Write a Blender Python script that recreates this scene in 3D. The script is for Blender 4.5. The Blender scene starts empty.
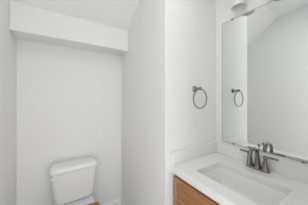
import bpy, bmesh, math
from mathutils import Vector, Matrix

PI = math.pi
scene = bpy.context.scene
COL = scene.collection

# ------------------------------------------------------------------ camera
F_PX = 148.0
cam_data = bpy.data.cameras.new('camera')
cam_data.sensor_fit = 'HORIZONTAL'
cam_data.sensor_width = 36.0
cam_data.lens = 36.0 * F_PX / 308.0
cam_data.shift_y = -(102.5 - 98.9) / 308.0
cam_data.clip_start = 0.02
cam = bpy.data.objects.new('camera', cam_data)
COL.objects.link(cam)
cam.location = (-1.3292, -0.9373, 1.451)
cam.rotation_euler = (PI / 2, 0, -0.5603)
scene.camera = cam

# ------------------------------------------------------------------ world: soft daylight from the open hall
world = bpy.data.worlds.new('world')
scene.world = world
world.use_nodes = True
bg = world.node_tree.nodes['Background']
bg.inputs['Color'].default_value = (0.985, 0.997, 0.985, 1)
bg.inputs['Strength'].default_value = 2.05

# unseen fill light added under the ceiling to brighten walls and counter
fill_data = bpy.data.lights.new('ceiling_fill', 'AREA')
fill_data.shape = 'DISK'
fill_data.size = 0.30
fill_data.energy = 4.2
fill_data.color = (1.0, 0.995, 0.985)
fill_obj = bpy.data.objects.new('ceiling_fill', fill_data)
COL.objects.link(fill_obj)
fill_obj.location = (-0.90, -0.55, 2.78)

scene.view_settings.view_transform = 'Standard'
scene.view_settings.look = 'None'
scene.view_settings.gamma = 1.0
scene.view_settings.use_curve_mapping = False
scene.view_settings.exposure = 0.0


# ------------------------------------------------------------------ materials
def srgb(r, g, b):
    def f(c):
        c /= 255.0
        return c / 12.92 if c <= 0.04045 else ((c + 0.055) / 1.055) ** 2.4
    return (f(r), f(g), f(b), 1.0)


def mat(name, col, rough=0.5, metal=0.0, noise=0.0, scale=20.0, bump=0.0, coat=0.0, spec=0.5):
    m = bpy.data.materials.new(name)
    m.use_nodes = True
    nt = m.node_tree
    b = nt.nodes['Principled BSDF']
    b.inputs['Base Color'].default_value = col
    b.inputs['Roughness'].default_value = rough
    b.inputs['Metallic'].default_value = metal
    b.inputs['Coat Weight'].default_value = coat
    b.inputs['Specular IOR Level'].default_value = spec
    tc = nt.nodes.new('ShaderNodeTexCoord')
    n = nt.nodes.new('ShaderNodeTexNoise')
    n.inputs['Scale'].default_value = scale
    n.inputs['Detail'].default_value = 5
    nt.links.new(tc.outputs['Object'], n.inputs['Vector'])
    if noise:
        r = nt.nodes.new('ShaderNodeValToRGB')
        c0 = [max(0, c * (1 - noise)) for c in col[:3]] + [1]
        c1 = [min(1, c * (1 + noise)) for c in col[:3]] + [1]
        r.color_ramp.elements[0].color = c0
        r.color_ramp.elements[1].color = c1
        r.color_ramp.elements[0].position = 0.3
        r.color_ramp.elements[1].position = 0.7
        nt.links.new(n.outputs['Fac'], r.inputs['Fac'])
        nt.links.new(r.outputs['Color'], b.inputs['Base Color'])
    if bump:
        bp = nt.nodes.new('ShaderNodeBump')
        bp.inputs['Strength'].default_value = bump
        bp.inputs['Distance'].default_value = 0.001
        nt.links.new(n.outputs['Fac'], bp.inputs['Height'])
        nt.links.new(bp.outputs['Normal'], b.inputs['Normal'])
    return m


def wood(name, dark, light, grain_axis, scale=1.0, rough=0.4):
    m = bpy.data.materials.new(name)
    m.use_nodes = True
    nt = m.node_tree
    b = nt.nodes['Principled BSDF']
    b.inputs['Roughness'].default_value = rough
    tc = nt.nodes.new('ShaderNodeTexCoord')
    mp = nt.nodes.new('ShaderNodeMapping')
    s = [22.0 * scale] * 3
    s[grain_axis] = 1.6 * scale
    mp.inputs['Scale'].default_value = s
    n = nt.nodes.new('ShaderNodeTexNoise')
    n.inputs['Scale'].default_value = 2.2
    n.inputs['Detail'].default_value = 8
    n.inputs['Distortion'].default_value = 0.6
    r = nt.nodes.new('ShaderNodeValToRGB')
    r.color_ramp.elements[0].color = dark
    r.color_ramp.elements[1].color = light
    r.color_ramp.elements[0].position = 0.32
    r.color_ramp.elements[1].position = 0.68
    nt.links.new(tc.outputs['Object'], mp.inputs['Vector'])
    nt.links.new(mp.outputs['Vector'], n.inputs['Vector'])
    nt.links.new(n.outputs['Fac'], r.inputs['Fac'])
    nt.links.new(r.outputs['Color'], b.inputs['Base Color'])
    return m


M_WALL = mat('wall_paint', srgb(240, 240, 240), 0.85, noise=0.006, scale=60, bump=0.08, spec=0.25)
M_CEIL = mat('ceiling_paint', srgb(240, 240, 240), 0.9, noise=0.006, scale=60, bump=0.08, spec=0.2)
M_TRIM = mat('trim_paint', srgb(248, 248, 247), 0.4, noise=0.004)
M_FLOOR = wood('floor_planks', srgb(168, 166, 162), srgb(192, 190, 186), 1, 0.6, 0.45)
M_QUARTZ = mat('white_quartz', srgb(239, 239, 237), 0.22, noise=0.015, scale=140)
M_PORC = mat('porcelain', srgb(237, 238, 238), 0.12, noise=0.003, coat=0.4)
M_SINK = mat('sink_porcelain', srgb(246, 246, 244), 0.15, noise=0.003, coat=0.3)
M_PLASTIC = mat('white_lever', srgb(240, 240, 238), 0.25, noise=0.003)
M_NICKEL = mat('brushed_nickel', srgb(138, 135, 128), 0.17, metal=1.0, noise=0.05, scale=90)
M_CHROME = mat('clip_chrome', srgb(150, 150, 148), 0.25, metal=1.0, noise=0.03)
M_EDGE = mat('mirror_edge', srgb(140, 144, 140), 0.4, metal=0.5, noise=0.05)
M_MIRROR = mat('mirror_silver', srgb(240, 242, 241), 0.0, metal=1.0)
M_WOOD_V = wood('maple_upright', srgb(158, 112, 72), srgb(186, 142, 98), 2)
M_WOOD_H = wood('maple_level', srgb(158, 110, 72), srgb(184, 138, 96), 1)
M_WOOD_P = wood('maple_panel', srgb(160, 110, 76), srgb(178, 128, 92), 1)
M_OAK = wood('oak_seat', srgb(140, 94, 44), srgb(182, 130, 72), 1, 1.0, 0.3)
M_DARK = mat('drain_shadow', srgb(40, 40, 40), 0.6, noise=0.05)


def glass_mat():
    m = bpy.data.materials.new('frosted_glass')
    m.use_nodes = True
    nt = m.node_tree
    b = nt.nodes['Principled BSDF']
    b.inputs['Base Color'].default_value = srgb(250, 250, 248)
    b.inputs['Roughness'].default_value = 0.35
    tr = nt.nodes.new('ShaderNodeBsdfTranslucent')
    tr.inputs['Color'].default_value = srgb(250, 250, 248)
    mx = nt.nodes.new('ShaderNodeMixShader')
    n = nt.nodes.new('ShaderNodeTexNoise')
    n.inputs['Scale'].default_value = 30
    mr = nt.nodes.new('ShaderNodeMapRange')
    mr.inputs['To Min'].default_value = 0.2
    mr.inputs['To Max'].default_value = 0.3
    nt.links.new(n.outputs['Fac'], mr.inputs['Value'])
    nt.links.new(mr.outputs['Result'], mx.inputs['Fac'])
    nt.links.new(b.outputs['BSDF'], mx.inputs[1])
    nt.links.new(tr.outputs['BSDF'], mx.inputs[2])
    nt.links.new(mx.outputs['Shader'], nt.nodes['Material Output'].inputs['Surface'])
    return m


M_GLASS = glass_mat()


# ------------------------------------------------------------------ mesh helpers
def box(bm, x0, x1, y0, y1, z0, z1):
    vs = [bm.verts.new((x, y, z)) for z in (z0, z1) for y in (y0, y1) for x in (x0, x1)]
    for f in ((0, 2, 3, 1), (4, 5, 7, 6), (0, 1, 5, 4), (2, 6, 7, 3), (0, 4, 6, 2), (1, 3, 7, 5)):
        bm.faces.new([vs[i] for i in f])
    return bm


def rings(bm, loops, cap0=True, cap1=True, closed=False):
    """skin a list of equally long closed loops of points"""
    R = [[bm.verts.new(p) for p in lp] for lp in loops]
    n = len(R[0])
    pairs = list(zip(R, R[1:])) + ([(R[-1], R[0])] if closed else [])
    for a, b in pairs:
        for i in range(n):
            bm.faces.new((a[i], a[(i + 1) % n], b[(i + 1) % n], b[i]))
    if not closed:
        if cap0:
            bm.faces.new(list(reversed(R[0])))
        if cap1:
            bm.faces.new(R[-1])
    return bm


def rrect(cx, cy, hx, hy, r, z, k=6):
    r = min(r, hx * 0.999, hy * 0.999)
    pts = []
    for (sx, sy, a0) in ((1, 1, 0), (-1, 1, 90), (-1, -1, 180), (1, -1, 270)):
        for i in range(k + 1):
            a = math.radians(a0 + 90 * i / k)
            pts.append((cx + sx * (hx - r) + r * math.cos(a), cy + sy * (hy - r) + r * math.sin(a), z))
    return pts


def lathe(bm, prof, origin=(0, 0, 0), axis=(0, 0, 1), n=24, cap0=True, cap1=True):
    ax = Vector(axis).normalized()
    q = Vector((0, 0, 1)).rotation_difference(ax)
    o = Vector(origin)
    loops = []
    for r, z in prof:
        loops.append([o + q @ Vector((r * math.cos(2 * PI * i / n), r * math.sin(2 * PI * i / n), z)) for i in range(n)])
    return rings(bm, loops, cap0, cap1)


def sweep(bm, pts, radii, n=14, closed=False):
    pts = [Vector(p) for p in pts]
    if not isinstance(radii, (list, tuple)):
        radii = [radii] * len(pts)
    m = len(pts)
    T = []
    for i in range(m):
        if closed:
            t = pts[(i + 1) % m] - pts[i - 1]
        else:
            t = pts[min(i + 1, m - 1)] - pts[max(i - 1, 0)]
        T.append(t.normalized())
    ref = Vector((0, 0, 1)) if abs(T[0].z) < 0.9 else Vector((0, 1, 0))
    u = T[0].cross(ref).normalized()
    loops = []
    for i in range(m):
        u = (u - T[i] * u.dot(T[i])).normalized()
        v = T[i].cross(u)
        loops.append([pts[i] + radii[i] * (math.cos(2 * PI * j / n) * u + math.sin(2 * PI * j / n) * v) for j in range(n)])
    return rings(bm, loops, closed=closed)


def smooth_path(ctrl, per=6):
    c = [Vector(p) for p in ctrl]
    c = [c[0] * 2 - c[1]] + c + [c[-1] * 2 - c[-2]]
    out = []
    for i in range(1, len(c) - 2):
        p0, p1, p2, p3 = c[i - 1:i + 3]
        for k in range(per):
            t = k / per
            out.append(0.5 * ((2 * p1) + (p2 - p0) * t + (2 * p0 - 5 * p1 + 4 * p2 - p3) * t * t + (3 * p1 - p0 - 3 * p2 + p3) * t ** 3))
    out.append(c[-2])
    return out


def obj(name, bm, m, parent=None, smooth=False, bevel=0.0, seg=2, offset=None):
    bmesh.ops.recalc_face_normals(bm, faces=bm.faces[:])
    me = bpy.data.meshes.new(name)
    bm.to_mesh(me)
    bm.free()
    me.materials.append(m)
    o = bpy.data.objects.new(name, me)
    COL.objects.link(o)
    if smooth:
        for p in me.polygons:
            p.use_smooth = True
    if bevel:
        md = o.modifiers.new('bevel', 'BEVEL')
        md.width = bevel
        md.segments = seg
        md.limit_method = 'ANGLE'
        md.angle_limit = math.radians(40)
        md.harden_normals = False
    if smooth:
        try:
            me.set_sharp_from_angle(angle=math.radians(50))
        except Exception:
            pass
    if parent is not None:
        o.parent = parent
        o.matrix_parent_inverse = Matrix.Translation(-parent.location)
    return o


def struct(name, bm, m, bevel=0.0):
    o = obj(name, bm, m, bevel=bevel, seg=3)
    o['kind'] = 'structure'
    return o


def thing(name, label, cat, loc=(0, 0, 0), group=None):
    o = bpy.data.objects.new(name, None)
    o.empty_display_size = 0.05
    COL.objects.link(o)
    o.location = loc
    o['label'] = label
    o['category'] = cat
    if group:
        o['group'] = group
    return o


NB = bmesh.new

# ------------------------------------------------------------------ the room
W = 0.6333          # towel wall ends here (x = -W); the toilet alcove lies beyond
XL = -1.7007        # left wall
YB = 1.0156         # alcove back wall
YS = 0.7716         # soffit front
ZC = 2.80           # flat ceiling
YF = -1.00          # the room is open to the hall here
FOLD = 0.03         # ceiling starts to slope down under the stairs
ZS1 = 2.2872

struct('floor', box(NB(), XL - 0.1, 0.1, YF, YB + 0.1, -0.08, 0.0), M_FLOOR)
struct('wall_left', box(NB(), XL - 0.1, XL, YF, YB + 0.1, 0.0, ZC), M_WALL)
struct('wall_back', box(NB(), XL, -W + 0.1, YB, YB + 0.1, 0.0, ZC), M_WALL)
bm = NB()
# towel wall and the alcove's right side are one L of plaster with an outside corner
pts = [(-W, 0), (0.0, 0), (0.0, 0.1), (-W + 0.1, 0.1), (-W + 0.1, YB), (-W, YB)]
rings(bm, [[(x, y, 0.0) for x, y in pts], [(x, y, ZC) for x, y in pts]])
struct('wall_center', bm, M_WALL, bevel=0.006)
struct('wall_right', box(NB(), 0.0, 0.1, YF, 0.1, 0.0, ZC), M_WALL)
bm = NB()
zend = ZS1 - (YB + 0.1 - YS) * (ZC - ZS1) / (YS - FOLD)
prof = [(YF, ZC), (FOLD, ZC), (YB + 0.1, zend), (YB + 0.1, ZC + 0.1), (YF, ZC + 0.1)]
rings(bm, [[(XL - 0.1, y, z) for y, z in prof], [(0.1, y, z) for y, z in prof]])
struct('ceiling', bm, M_CEIL)
bm = NB()
zb = ZS1 - (YB - YS) * (ZC - ZS1) / (YS - FOLD)
prof = [(YS, 2.0393), (YB, 2.0393), (YB, zb), (YS, ZS1)]
rings(bm, [[(XL, y, z) for y, z in prof], [(-W, y, z) for y, z in prof]])
struct('wall_soffit', bm, M_WALL, bevel=0.004)


# unseen near wall, added to shade the counter's right end, doorway beside it
YN, XD = -0.86, -0.78
bm = NB()
pr = [(XD, 0.0), (0.0, 0.0), (0.0, ZC), (XL, ZC), (XL, 2.2), (XD, 2.2)]
rings(bm, [[(x, YN, z) for x, z in pr], [(x, YN - 0.11, z) for x, z in pr]])
struct('wall_front_added', bm, M_WALL)


def baseboard(name, a, b, out):
    """profile swept along a wall from a to b; out = direction into the room"""
    bm = NB()
    P = [(0, 0), (0.014, 0), (0.014, 0.078), (0.010, 0.090), (0.006, 0.097), (0.0, 0.1019)]
    A, B, n = Vector(a), Vector(b), Vector(out)
    rings(bm, [[A + n * d + Vector((0, 0, z)) for d, z in P], [B + n * d + Vector((0, 0, z)) for d, z in P]])
    struct(name, bm, M_TRIM)


baseboard('baseboard_back', (XL, YB, 0), (-W, YB, 0), (0, -1, 0))
baseboard('baseboard_center', (-W, YB - 0.014, 0), (-W, -0.014, 0), (-1, 0, 0))
baseboard('baseboard_left', (XL, YB - 0.014, 0), (XL, YF, 0), (1, 0, 0))

# ------------------------------------------------------------------ vanity
YV1 = -0.012        # left end of the cabinet, beside the towel wall
YV0 = -0.80         # right end
CT, CB = 0.920, 0.8705  # counter top and underside
XF = -0.571         # face of the drawer front and doors

van = thing('vanity_cabinet', 'light brown wooden bathroom vanity cabinet with framed panel fronts under the white counter',
            'cabinet', (-0.28, (YV0 + YV1) / 2, 0))
bm = NB()
box(bm, XF + 0.02, -0.002, YV1 - 0.018, YV1, 0.10, CB)
box(bm, XF + 0.02, -0.002, YV0, YV0 + 0.018, 0.10, CB)
box(bm, -0.010, -0.002, YV0 + 0.018, YV1 - 0.018, 0.10, CB)
box(bm, XF + 0.02, -0.010, YV0 + 0.018, YV1 - 0.018, 0.10, 0.118)
obj('body', bm, M_WOOD_V, van)
bm = NB()
box(bm, XF + 0.0195, XF + 0.038, YV1 - 0.055, YV1 - 0.018, 0.118, CB)
box(bm, XF + 0.0195, XF + 0.038, YV0 + 0.018, YV0 + 0.055, 0.118, CB)
box(bm, XF + 0.0195, XF + 0.038, YV0 + 0.055, YV1 - 0.055, CB - 0.04, CB)
box(bm, XF + 0.0195, XF + 0.038, YV0 + 0.055, YV1 - 0.055, 0.635, 0.670)
box(bm, XF + 0.0195, XF + 0.038, YV0 + 0.055, YV1 - 0.055, 0.118, 0.150)
obj('face_frame', bm, M_WOOD_H, van)
bm = NB()
box(bm, XF + 0.07, XF + 0.085, YV0 + 0.01, YV1 - 0.01, 0.0, 0.10)
box(bm, XF + 0.085, -0.01, YV0 + 0.01, YV0 + 0.025, 0.0, 0.10)
box(bm, XF + 0.085, -0.01, YV1 - 0.025, YV1 - 0.01, 0.0, 0.10)
obj('toe_kick', bm, M_WOOD_H, van)


def shaker(name, y0, y1, z0, z1, rail):
    """flat panel with a raised frame of two stiles and two rails"""
    T = 0.019
    root = obj(name, box(NB(), XF + 0.010, XF + T - 0.001, y0 + rail, y1 - rail, z0 + rail, z1 - rail), M_WOOD_P, van)
    for nm, m, a, b, c, d in (('stile', M_WOOD_V, y0, y0 + rail, z0, z1), ('stile', M_WOOD_V, y1 - rail, y1, z0, z1),
                              ('rail', M_WOOD_H, y0 + rail, y1 - rail, z0, z0 + rail), ('rail', M_WOOD_H, y0 + rail, y1 - rail, z1 - rail, z1)):
        o = obj(nm, box(NB(), XF, XF + T, a, b, c, d), m, root, bevel=0.0015)
        o.matrix_parent_inverse = Matrix.Identity(4)
    return root


shaker('drawer_front', YV0 + 0.004, YV1 - 0.010, 0.655, 0.839, 0.036)
ym = (YV0 + YV1) / 2
shaker('door', ym + 0.002, YV1 - 0.010, 0.115, 0.647, 0.052)
shaker('door', YV0 + 0.004, ym - 0.002, 0.115, 0.647, 0.052)

# countertop with the basin opening
SX, SY, SHX, SHY, SR = -0.328, -0.402, 0.157, 0.232, 0.030
cnt = thing('countertop', 'white stone counter slab with low upstand along two walls, on the wooden cabinet', 'countertop', (-0.29, -0.4, CT))
bm = NB()
K = 6
inner = rrect(SX, SY, SHX, SHY, SR, 0, K)
x0, x1, y0, y1 = -0.5906, -0.0005, -0.815, -0.0005
corners = [(x1, y1), (x0, y1), (x0, y0), (x1, y0)]
outer = []
for q in range(4):
    for i in range(K + 1):
        outer.append(corners[q])


def vring(pts, z):
    return [bm.verts.new((p[0], p[1], z)) for p in pts]


e = 0.003
it, ib = vring(inner, CT), vring(inner, CB)
grow = rrect(SX, SY, SHX + e, SHY + e, SR + e, 0, K)
ot = [bm.verts.new((c[0], c[1], CT)) for c in corners]
ob = [bm.verts.new((c[0], c[1], CB)) for c in corners]
N = len(inner)
for (oo, ii) in ((ot, it), (ob, ib)):
    for q in range(4):
        for i in range(K):
            j = q * (K + 1) + i
            bm.faces.new((oo[q], ii[j], ii[j + 1]))
        j = q * (K + 1) + K
        bm.faces.new((oo[q], ii[j], ii[(j + 1) % N], oo[(q + 1) % 4]))
for i in range(N):
    bm.faces.new((it[i], it[(i + 1) % N], ib[(i + 1) % N], ib[i]))
for q in range(4):
    bm.faces.new((ot[q], ob[q], ob[(q + 1) % 4], ot[(q + 1) % 4]))
obj('slab', bm, M_QUARTZ, cnt, bevel=0.004)
SPL = 1.0234
obj('side_splash', box(NB(), -0.5906, -0.0005, -0.0205, -0.0005, CT, SPL), M_QUARTZ, cnt, bevel=0.0025)
obj('backsplash', box(NB(), -0.0205, -0.0005, -0.815, -0.0205, CT, SPL), M_QUARTZ, cnt, bevel=0.0025)

# undermount basin
snk = thing('sink', 'white rectangular porcelain basin set into the white counter under the faucet', 'sink', (SX, SY, CB - 0.15))
bm = NB()
zt = CB - 0.0005
L = [rrect(SX, SY, SHX + 0.025, SHY + 0.025, SR + 0.02, zt - 0.012),
     rrect(SX, SY, SHX + 0.025, SHY + 0.025, SR + 0.02, zt),
     rrect(SX, SY, SHX + 0.002, SHY + 0.002, SR, zt),
     rrect(SX, SY, SHX - 0.002, SHY - 0.002, SR, zt - 0.01),
     rrect(SX, SY, SHX - 0.010, SHY - 0.012, SR + 0.004, zt - 0.06),
     rrect(SX, SY, SHX - 0.020, SHY - 0.024, SR + 0.010, zt - 0.105),
     rrect(SX, SY, SHX - 0.040, SHY - 0.046, SR + 0.016, zt - 0.126),
     rrect(SX, SY, SHX - 0.080, SHY - 0.095, SR + 0.016, zt - 0.134),
     rrect(SX, SY, 0.024, 0.024, 0.0239, zt - 0.140)]
Lo = [rrect(SX, SY, 0.03, 0.03, 0.0299, zt - 0.152),
      rrect(SX, SY, SHX - 0.036, SHY - 0.042, SR + 0.02, zt - 0.140),
      rrect(SX, SY, SHX - 0.010, SHY - 0.012, SR + 0.02, zt - 0.105),
      rrect(SX, SY, SHX + 0.004, SHY + 0.004, SR + 0.012, zt - 0.04)]
rings(bm, L + Lo, closed=True)
obj('basin', bm, M_SINK, snk, smooth=True)
bm = NB()
lathe(bm, [(0.012, -0.004), (0.021, -0.002), (0.0235, 0.001), (0.020, 0.003), (0.012, 0.002), (0.010, 0.006), (0.004, 0.008)],
      (SX, SY, zt - 0.1395))
obj('drain', bm, M_NICKEL, snk, smooth=True)

# ------------------------------------------------------------------ faucet
FX, FY, FZ = -0.066, -0.403, CT
fau = thing('faucet', 'brushed nickel two-handle faucet with arched spout behind the basin', 'faucet', (FX, FY, FZ))
bm = NB()
rings(bm, [rrect(FX, FY, 0.027, 0.081, 0.026, FZ + 0.0003), rrect(FX, FY, 0.027, 0.081, 0.026, FZ + 0.008),
           rrect(FX, FY, 0.024, 0.078, 0.0235, FZ + 0.013), rrect(FX, FY, 0.021, 0.075, 0.0205, FZ + 0.015)])
obj('base_plate', bm, M_NICKEL, fau, smooth=True)
# spout: flared foot, tall arch, open downward tip
bm = NB()
path = smooth_path([(FX, FY, FZ + 0.013), (FX, FY, FZ + 0.055), (FX - 0.003, FY, FZ + 0.105), (FX - 0.022, FY, FZ + 0.146),
                    (FX - 0.064, FY, FZ + 0.164), (FX - 0.106, FY, FZ + 0.150), (FX - 0.128, FY, FZ + 0.110), (FX - 0.134, FY, FZ + 0.062)], 5)
n = len(path)
rad = []
for i in range(n):
    t = i / (n - 1)
    rad.append(0.0245 - 0.0125 * min(1, t / 0.33) ** 0.7 + (0.001 if t > 0.93 else 0))
sweep(bm, path, rad, 18)
sp = obj('spout', bm, M_NICKEL, fau, smooth=True)
bm = NB()
lathe(bm, [(0.0135, 0), (0.0145, 0.002), (0.0145, 0.008), (0.0135, 0.010)], path[-1], (-0.25, 0, -1), 18)
a = obj('aerator', bm, M_NICKEL, sp, smooth=True)
a.matrix_parent_inverse = Matrix.Translation(-fau.location)
a.matrix_parent_inverse = Matrix.Identity(4)
# lift rod with a knob behind the spout
bm = NB()
sweep(bm, [(FX + 0.022, FY, FZ + 0.010), (FX + 0.022, FY, FZ + 0.168)], 0.003, 10)
lathe(bm, [(0.003, 0), (0.006, 0.003), (0.0110, 0.009), (0.009, 0.016), (0.003, 0.020)], (FX + 0.022, FY, FZ + 0.165), n=14)
obj('lift_rod', bm, M_NICKEL, fau, smooth=True)
for s in (1, -1):
    hy = FY + s * 0.051
    bm = NB()
    lathe(bm, [(0.0245, 0.0), (0.0250, 0.006), (0.0235, 0.010), (0.0200, 0.018), (0.0170, 0.032), (0.0135, 0.052), (0.0105, 0.070),
               (0.0100, 0.075), (0.0125, 0.078), (0.0125, 0.081), (0.0100, 0.084)], (FX, hy, FZ + 0.011), n=22)
    h = obj('handle', bm, M_NICKEL, fau, smooth=True)
    bm = NB()
    z = FZ + 0.104
    lathe(bm, [(0.0125, -0.009), (0.0140, -0.004), (0.0140, 0.006), (0.010, 0.011), (0.004, 0.013)], (FX, hy, z), n=20)
    sweep(bm, smooth_path([(FX, hy, z + 0.002), (FX, hy + s * 0.025, z + 0.004), (FX, hy + s * 0.055, z + 0.006), (FX, hy + s * 0.077, z + 0.005)], 4),
          [0.0088 - 0.0022 * i / 12 for i in range(12)] + [0.0075], 12)
    lv = obj('lever', bm, M_NICKEL, h, smooth=True)
    lv.matrix_parent_inverse = Matrix.Identity(4)

# ------------------------------------------------------------------ mirror
MY1, MY0, MZ0, MZ1 = -0.0745, -0.800, 1.0452, 2.1745
mir = thing('mirror', 'large frameless rectangular wall mirror above the white counter and faucet', 'mirror', (0, (MY0 + MY1) / 2, MZ0))
obj('glass', box(NB(), -0.0060, -0.0004, MY0, MY1, MZ0, MZ1), M_MIRROR, mir)
bm = NB()
t = 0.003
box(bm, -0.0066, -0.0003, MY1, MY1 + t, MZ0 - t, MZ1 + t)
box(bm, -0.0066, -0.0003, MY0 - t, MY0, MZ0 - t, MZ1 + t)
box(bm, -0.0066, -0.0003, MY0, MY1, MZ1, MZ1 + t)
box(bm, -0.0066, -0.0003, MY0, MY1, MZ0 - t, MZ0)
obj('edge', bm, M_EDGE, mir)
for (y, z, s) in ((-0.174, MZ1, 1), (-0.640, MZ1, 1), (-0.185, MZ0, -1), (-0.640, MZ0, -1)):
    bm = NB()
    box(bm, -0.0095, -0.0067, y - 0.008, y + 0.008, z - 0.006, z + 0.006)
    box(bm, -0.0095, -0.0003, y - 0.008, y + 0.008, min(z + s * 0.0042, z + s * 0.009), max(z + s * 0.0042, z + s * 0.009))
    obj('clip', bm, M_CHROME, mir, bevel=0.001)

# ------------------------------------------------------------------ towel ring
TX, TZ = -0.313, 1.541
tr = thing('towel_ring', 'round brushed nickel towel ring mounted on the white wall left of the mirror', 'towel ring', (TX, 0, TZ))
bm = NB()
lathe(bm, [(0.025, 0.0003), (0.026, 0.004), (0.0245, 0.008), (0.019, 0.011), (0.015, 0.016), (0.0115, 0.020), (0.0105, 0.048),
           (0.0125, 0.053), (0.0135, 0.060), (0.0130, 0.073), (0.0095, 0.078), (0.003, 0.080)], (TX, 0, TZ), (0, -1, 0), 22)
obj('wall_post', bm, M_NICKEL, tr, smooth=True)
bm = NB()
R = 0.083
sweep(bm, [(TX + R * math.sin(2 * PI * i / 56), -0.068, TZ - 0.005 - R + R * math.cos(2 * PI * i / 56)) for i in range(56)], 0.0050, 12, closed=True)
obj('ring', bm, M_NICKEL, tr, smooth=True)

# ------------------------------------------------------------------ vanity light, only its shades dip into the picture
LX = -0.082
lamp = thing('vanity_light', 'wall light with white frosted glass shades above the mirror', 'light', (0, -0.388, 2.42))
bm = NB()
rings(bm, [[(x, p[0], p[1]) for p in [(q[0], q[1]) for q in rrect(-0.388, 2.42, 0.19, 0.055, 0.02, 0)]] for x in (-0.0003, -0.022)])
obj('back_plate', bm, M_NICKEL, lamp, bevel=0.003)
for y in (-0.268, -0.508):
    bm = NB()
    sweep(bm, smooth_path([(-0.020, y, 2.42), (-0.045, y, 2.428), (-0.072, y, 2.420), (LX, y, 2.388)], 5), 0.008, 12)
    lathe(bm, [(0.010, 0.03), (0.024, 0.022), (0.026, 0.0), (0.022, -0.006)], (LX, y, 2.363), n=20)
    arm = obj('arm', bm, M_NICKEL, lamp, smooth=True)
    bm = NB()
    out = [(0.026, 0.146), (0.036, 0.140), (0.045, 0.122), (0.0505, 0.08), (0.053, 0.03), (0.0545, 0.0)]
    inn = [(r - 0.004, z) for r, z in reversed(out)]
    lathe(bm, out + inn, (LX, y, 2.214), n=32, cap0=False, cap1=False)
    obj('lamp_shade', bm, M_GLASS, lamp, smooth=True)
    bm = NB()
    lathe(bm, [(0.011, 0.0), (0.012, -0.02), (0.020, -0.04), (0.024, -0.058), (0.019, -0.076), (0.008, -0.084)], (LX, y, 2.355), n=18)
    obj('bulb', bm, M_GLASS, lamp, smooth=True)

# ------------------------------------------------------------------ toilet
CX = -1.203
TB, TF = 0.995, 0.800     # tank back and front
toi = thing('toilet', 'white two-piece toilet with a wooden seat standing in the alcove', 'toilet', (CX, 0.6, 0))
bm = NB()


def tank_loop(hx, y0, y1, r, z):
    return rrect(CX, (y0 + y1) / 2, hx, (y1 - y0) / 2, r, z, 6)


rings(bm, [tank_loop(0.120, TF + 0.040, TB - 0.02, 0.04, 0.3735),
           tank_loop(0.150, TF + 0.022, TB - 0.008, 0.05, 0.3770),
           tank_loop(0.168, TF + 0.014, TB - 0.004, 0.05, 0.3870),
           tank_loop(0.181, TF + 0.009, TB - 0.002, 0.05, 0.4060),
           tank_loop(0.189, TF + 0.007, TB, 0.05, 0.4360),
           tank_loop(0.204, TF + 0.003, TB, 0.05, 0.58),
           tank_loop(0.216, TF - 0.002, TB, 0.05, 0.704)])
obj('tank', bm, M_PORC, toi, smooth=True)
bm = NB()
rings(bm, [tank_loop(0.218, TF - 0.006, TB + 0.002, 0.05, 0.7045),
           tank_loop(0.226, TF - 0.013, TB + 0.005, 0.05, 0.709),
           tank_loop(0.228, TF - 0.015, TB + 0.006, 0.05, 0.728),
           tank_loop(0.226, TF - 0.013, TB + 0.005, 0.05, 0.740),
           tank_loop(0.218, TF - 0.004, TB + 0.002, 0.05, 0.751),
           tank_loop(0.204, TF + 0.010, TB - 0.012, 0.05, 0.758),
           tank_loop(0.180, TF + 0.032, TB - 0.03, 0.05, 0.7605)])
obj('tank_lid', bm, M_PORC, toi, smooth=True)
bm = NB()
lx = CX - 0.175
lathe(bm, [(0.013, 0.0), (0.014, 0.006), (0.010, 0.010), (0.008, 0.020)], (lx, TF + 0.002, 0.682), (0, -1, 0), 16)
sweep(bm, smooth_path([(lx - 0.036, TF - 0.022, 0.675), (lx - 0.01, TF - 0.024, 0.680), (lx + 0.02, TF - 0.023, 0.685), (lx + 0.055, TF - 0.020, 0.689)], 4),
      [0.0115] * 6 + [0.0095] * 7, 12)
obj('flush_lever', bm, M_PLASTIC, toi, smooth=True)


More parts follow.
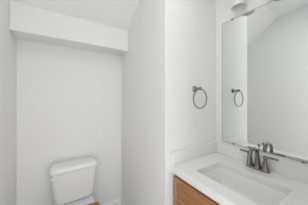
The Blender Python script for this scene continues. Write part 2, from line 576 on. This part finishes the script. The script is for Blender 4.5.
def egg(hx, yb, yf, z, k=40, bp=3.4):
    """outline rounder at the front (toward -y), squarer at the back"""
    out = []
    ym = yb - (yb - yf) * 0.42
    for i in range(k):
        a = 2 * PI * i / k
        c, s = math.cos(a), math.sin(a)
        if s >= 0:
            q = 2 / bp
            out.append((CX + hx * math.copysign(abs(c) ** q, c), ym + (yb - ym) * abs(s) ** q, z))
        else:
            q = 2 / 2.1
            out.append((CX + hx * math.copysign(abs(c) ** q, c), ym - (ym - yf) * abs(s) ** q, z))
    return out


bm = NB()
rings(bm, [egg(0.105, 0.78, 0.36, 0.0), egg(0.105, 0.78, 0.36, 0.02), egg(0.095, 0.77, 0.38, 0.06), egg(0.100, 0.78, 0.36, 0.15),
           egg(0.135, 0.83, 0.30, 0.24), egg(0.168, 0.90, 0.24, 0.32), egg(0.178, 0.955, 0.215, 0.3410), egg(0.180, 0.965, 0.212, 0.3610),
           egg(0.172, 0.955, 0.22, 0.3720), egg(0.12, 0.85, 0.29, 0.3725)])
obj('bowl', bm, M_PORC, toi, smooth=True)
SB = 0.650
bm = NB()
Lr = []
for (d, z) in ((0.004, 0.3735), (0.0, 0.3780), (0.0, 0.3840), (0.003, 0.3870)):
    Lr.append(egg(0.194 - d, SB - d, 0.200 + d, z, bp=12))
for (d, z) in ((0.055, 0.3870), (0.060, 0.3820), (0.058, 0.3735)):
    Lr.append(egg(0.186 - d, SB - 0.04 - d, 0.200 + d, z))
rings(bm, Lr, closed=True)
obj('toilet_seat', bm, M_OAK, toi, smooth=True)['label'] = 'wooden toilet seat ring'
bm = NB()
rings(bm, [egg(0.194, SB, 0.198, 0.3875, bp=12), egg(0.199, SB + 0.003, 0.195, 0.3910, bp=12), egg(0.199, SB + 0.003, 0.195, 0.4040, bp=12), egg(0.193, SB - 0.003, 0.201, 0.4120, bp=12),
           egg(0.12, SB - 0.07, 0.27, 0.4160)])
obj('seat_lid', bm, M_OAK, toi, smooth=True)['label'] = 'wooden toilet seat lid'
for s in (-1, 1):
    bm = NB()
    lathe(bm, [(0.012, -0.03), (0.012, 0.03)], (CX + s * 0.075, SB + 0.018, 0.3890), (1, 0, 0), 14)
    box(bm, CX + s * 0.075 - 0.012, CX + s * 0.075 + 0.012, SB + 0.008, SB + 0.032, 0.3728, 0.3860)
    obj('hinge', bm, M_PORC, toi, smooth=False)
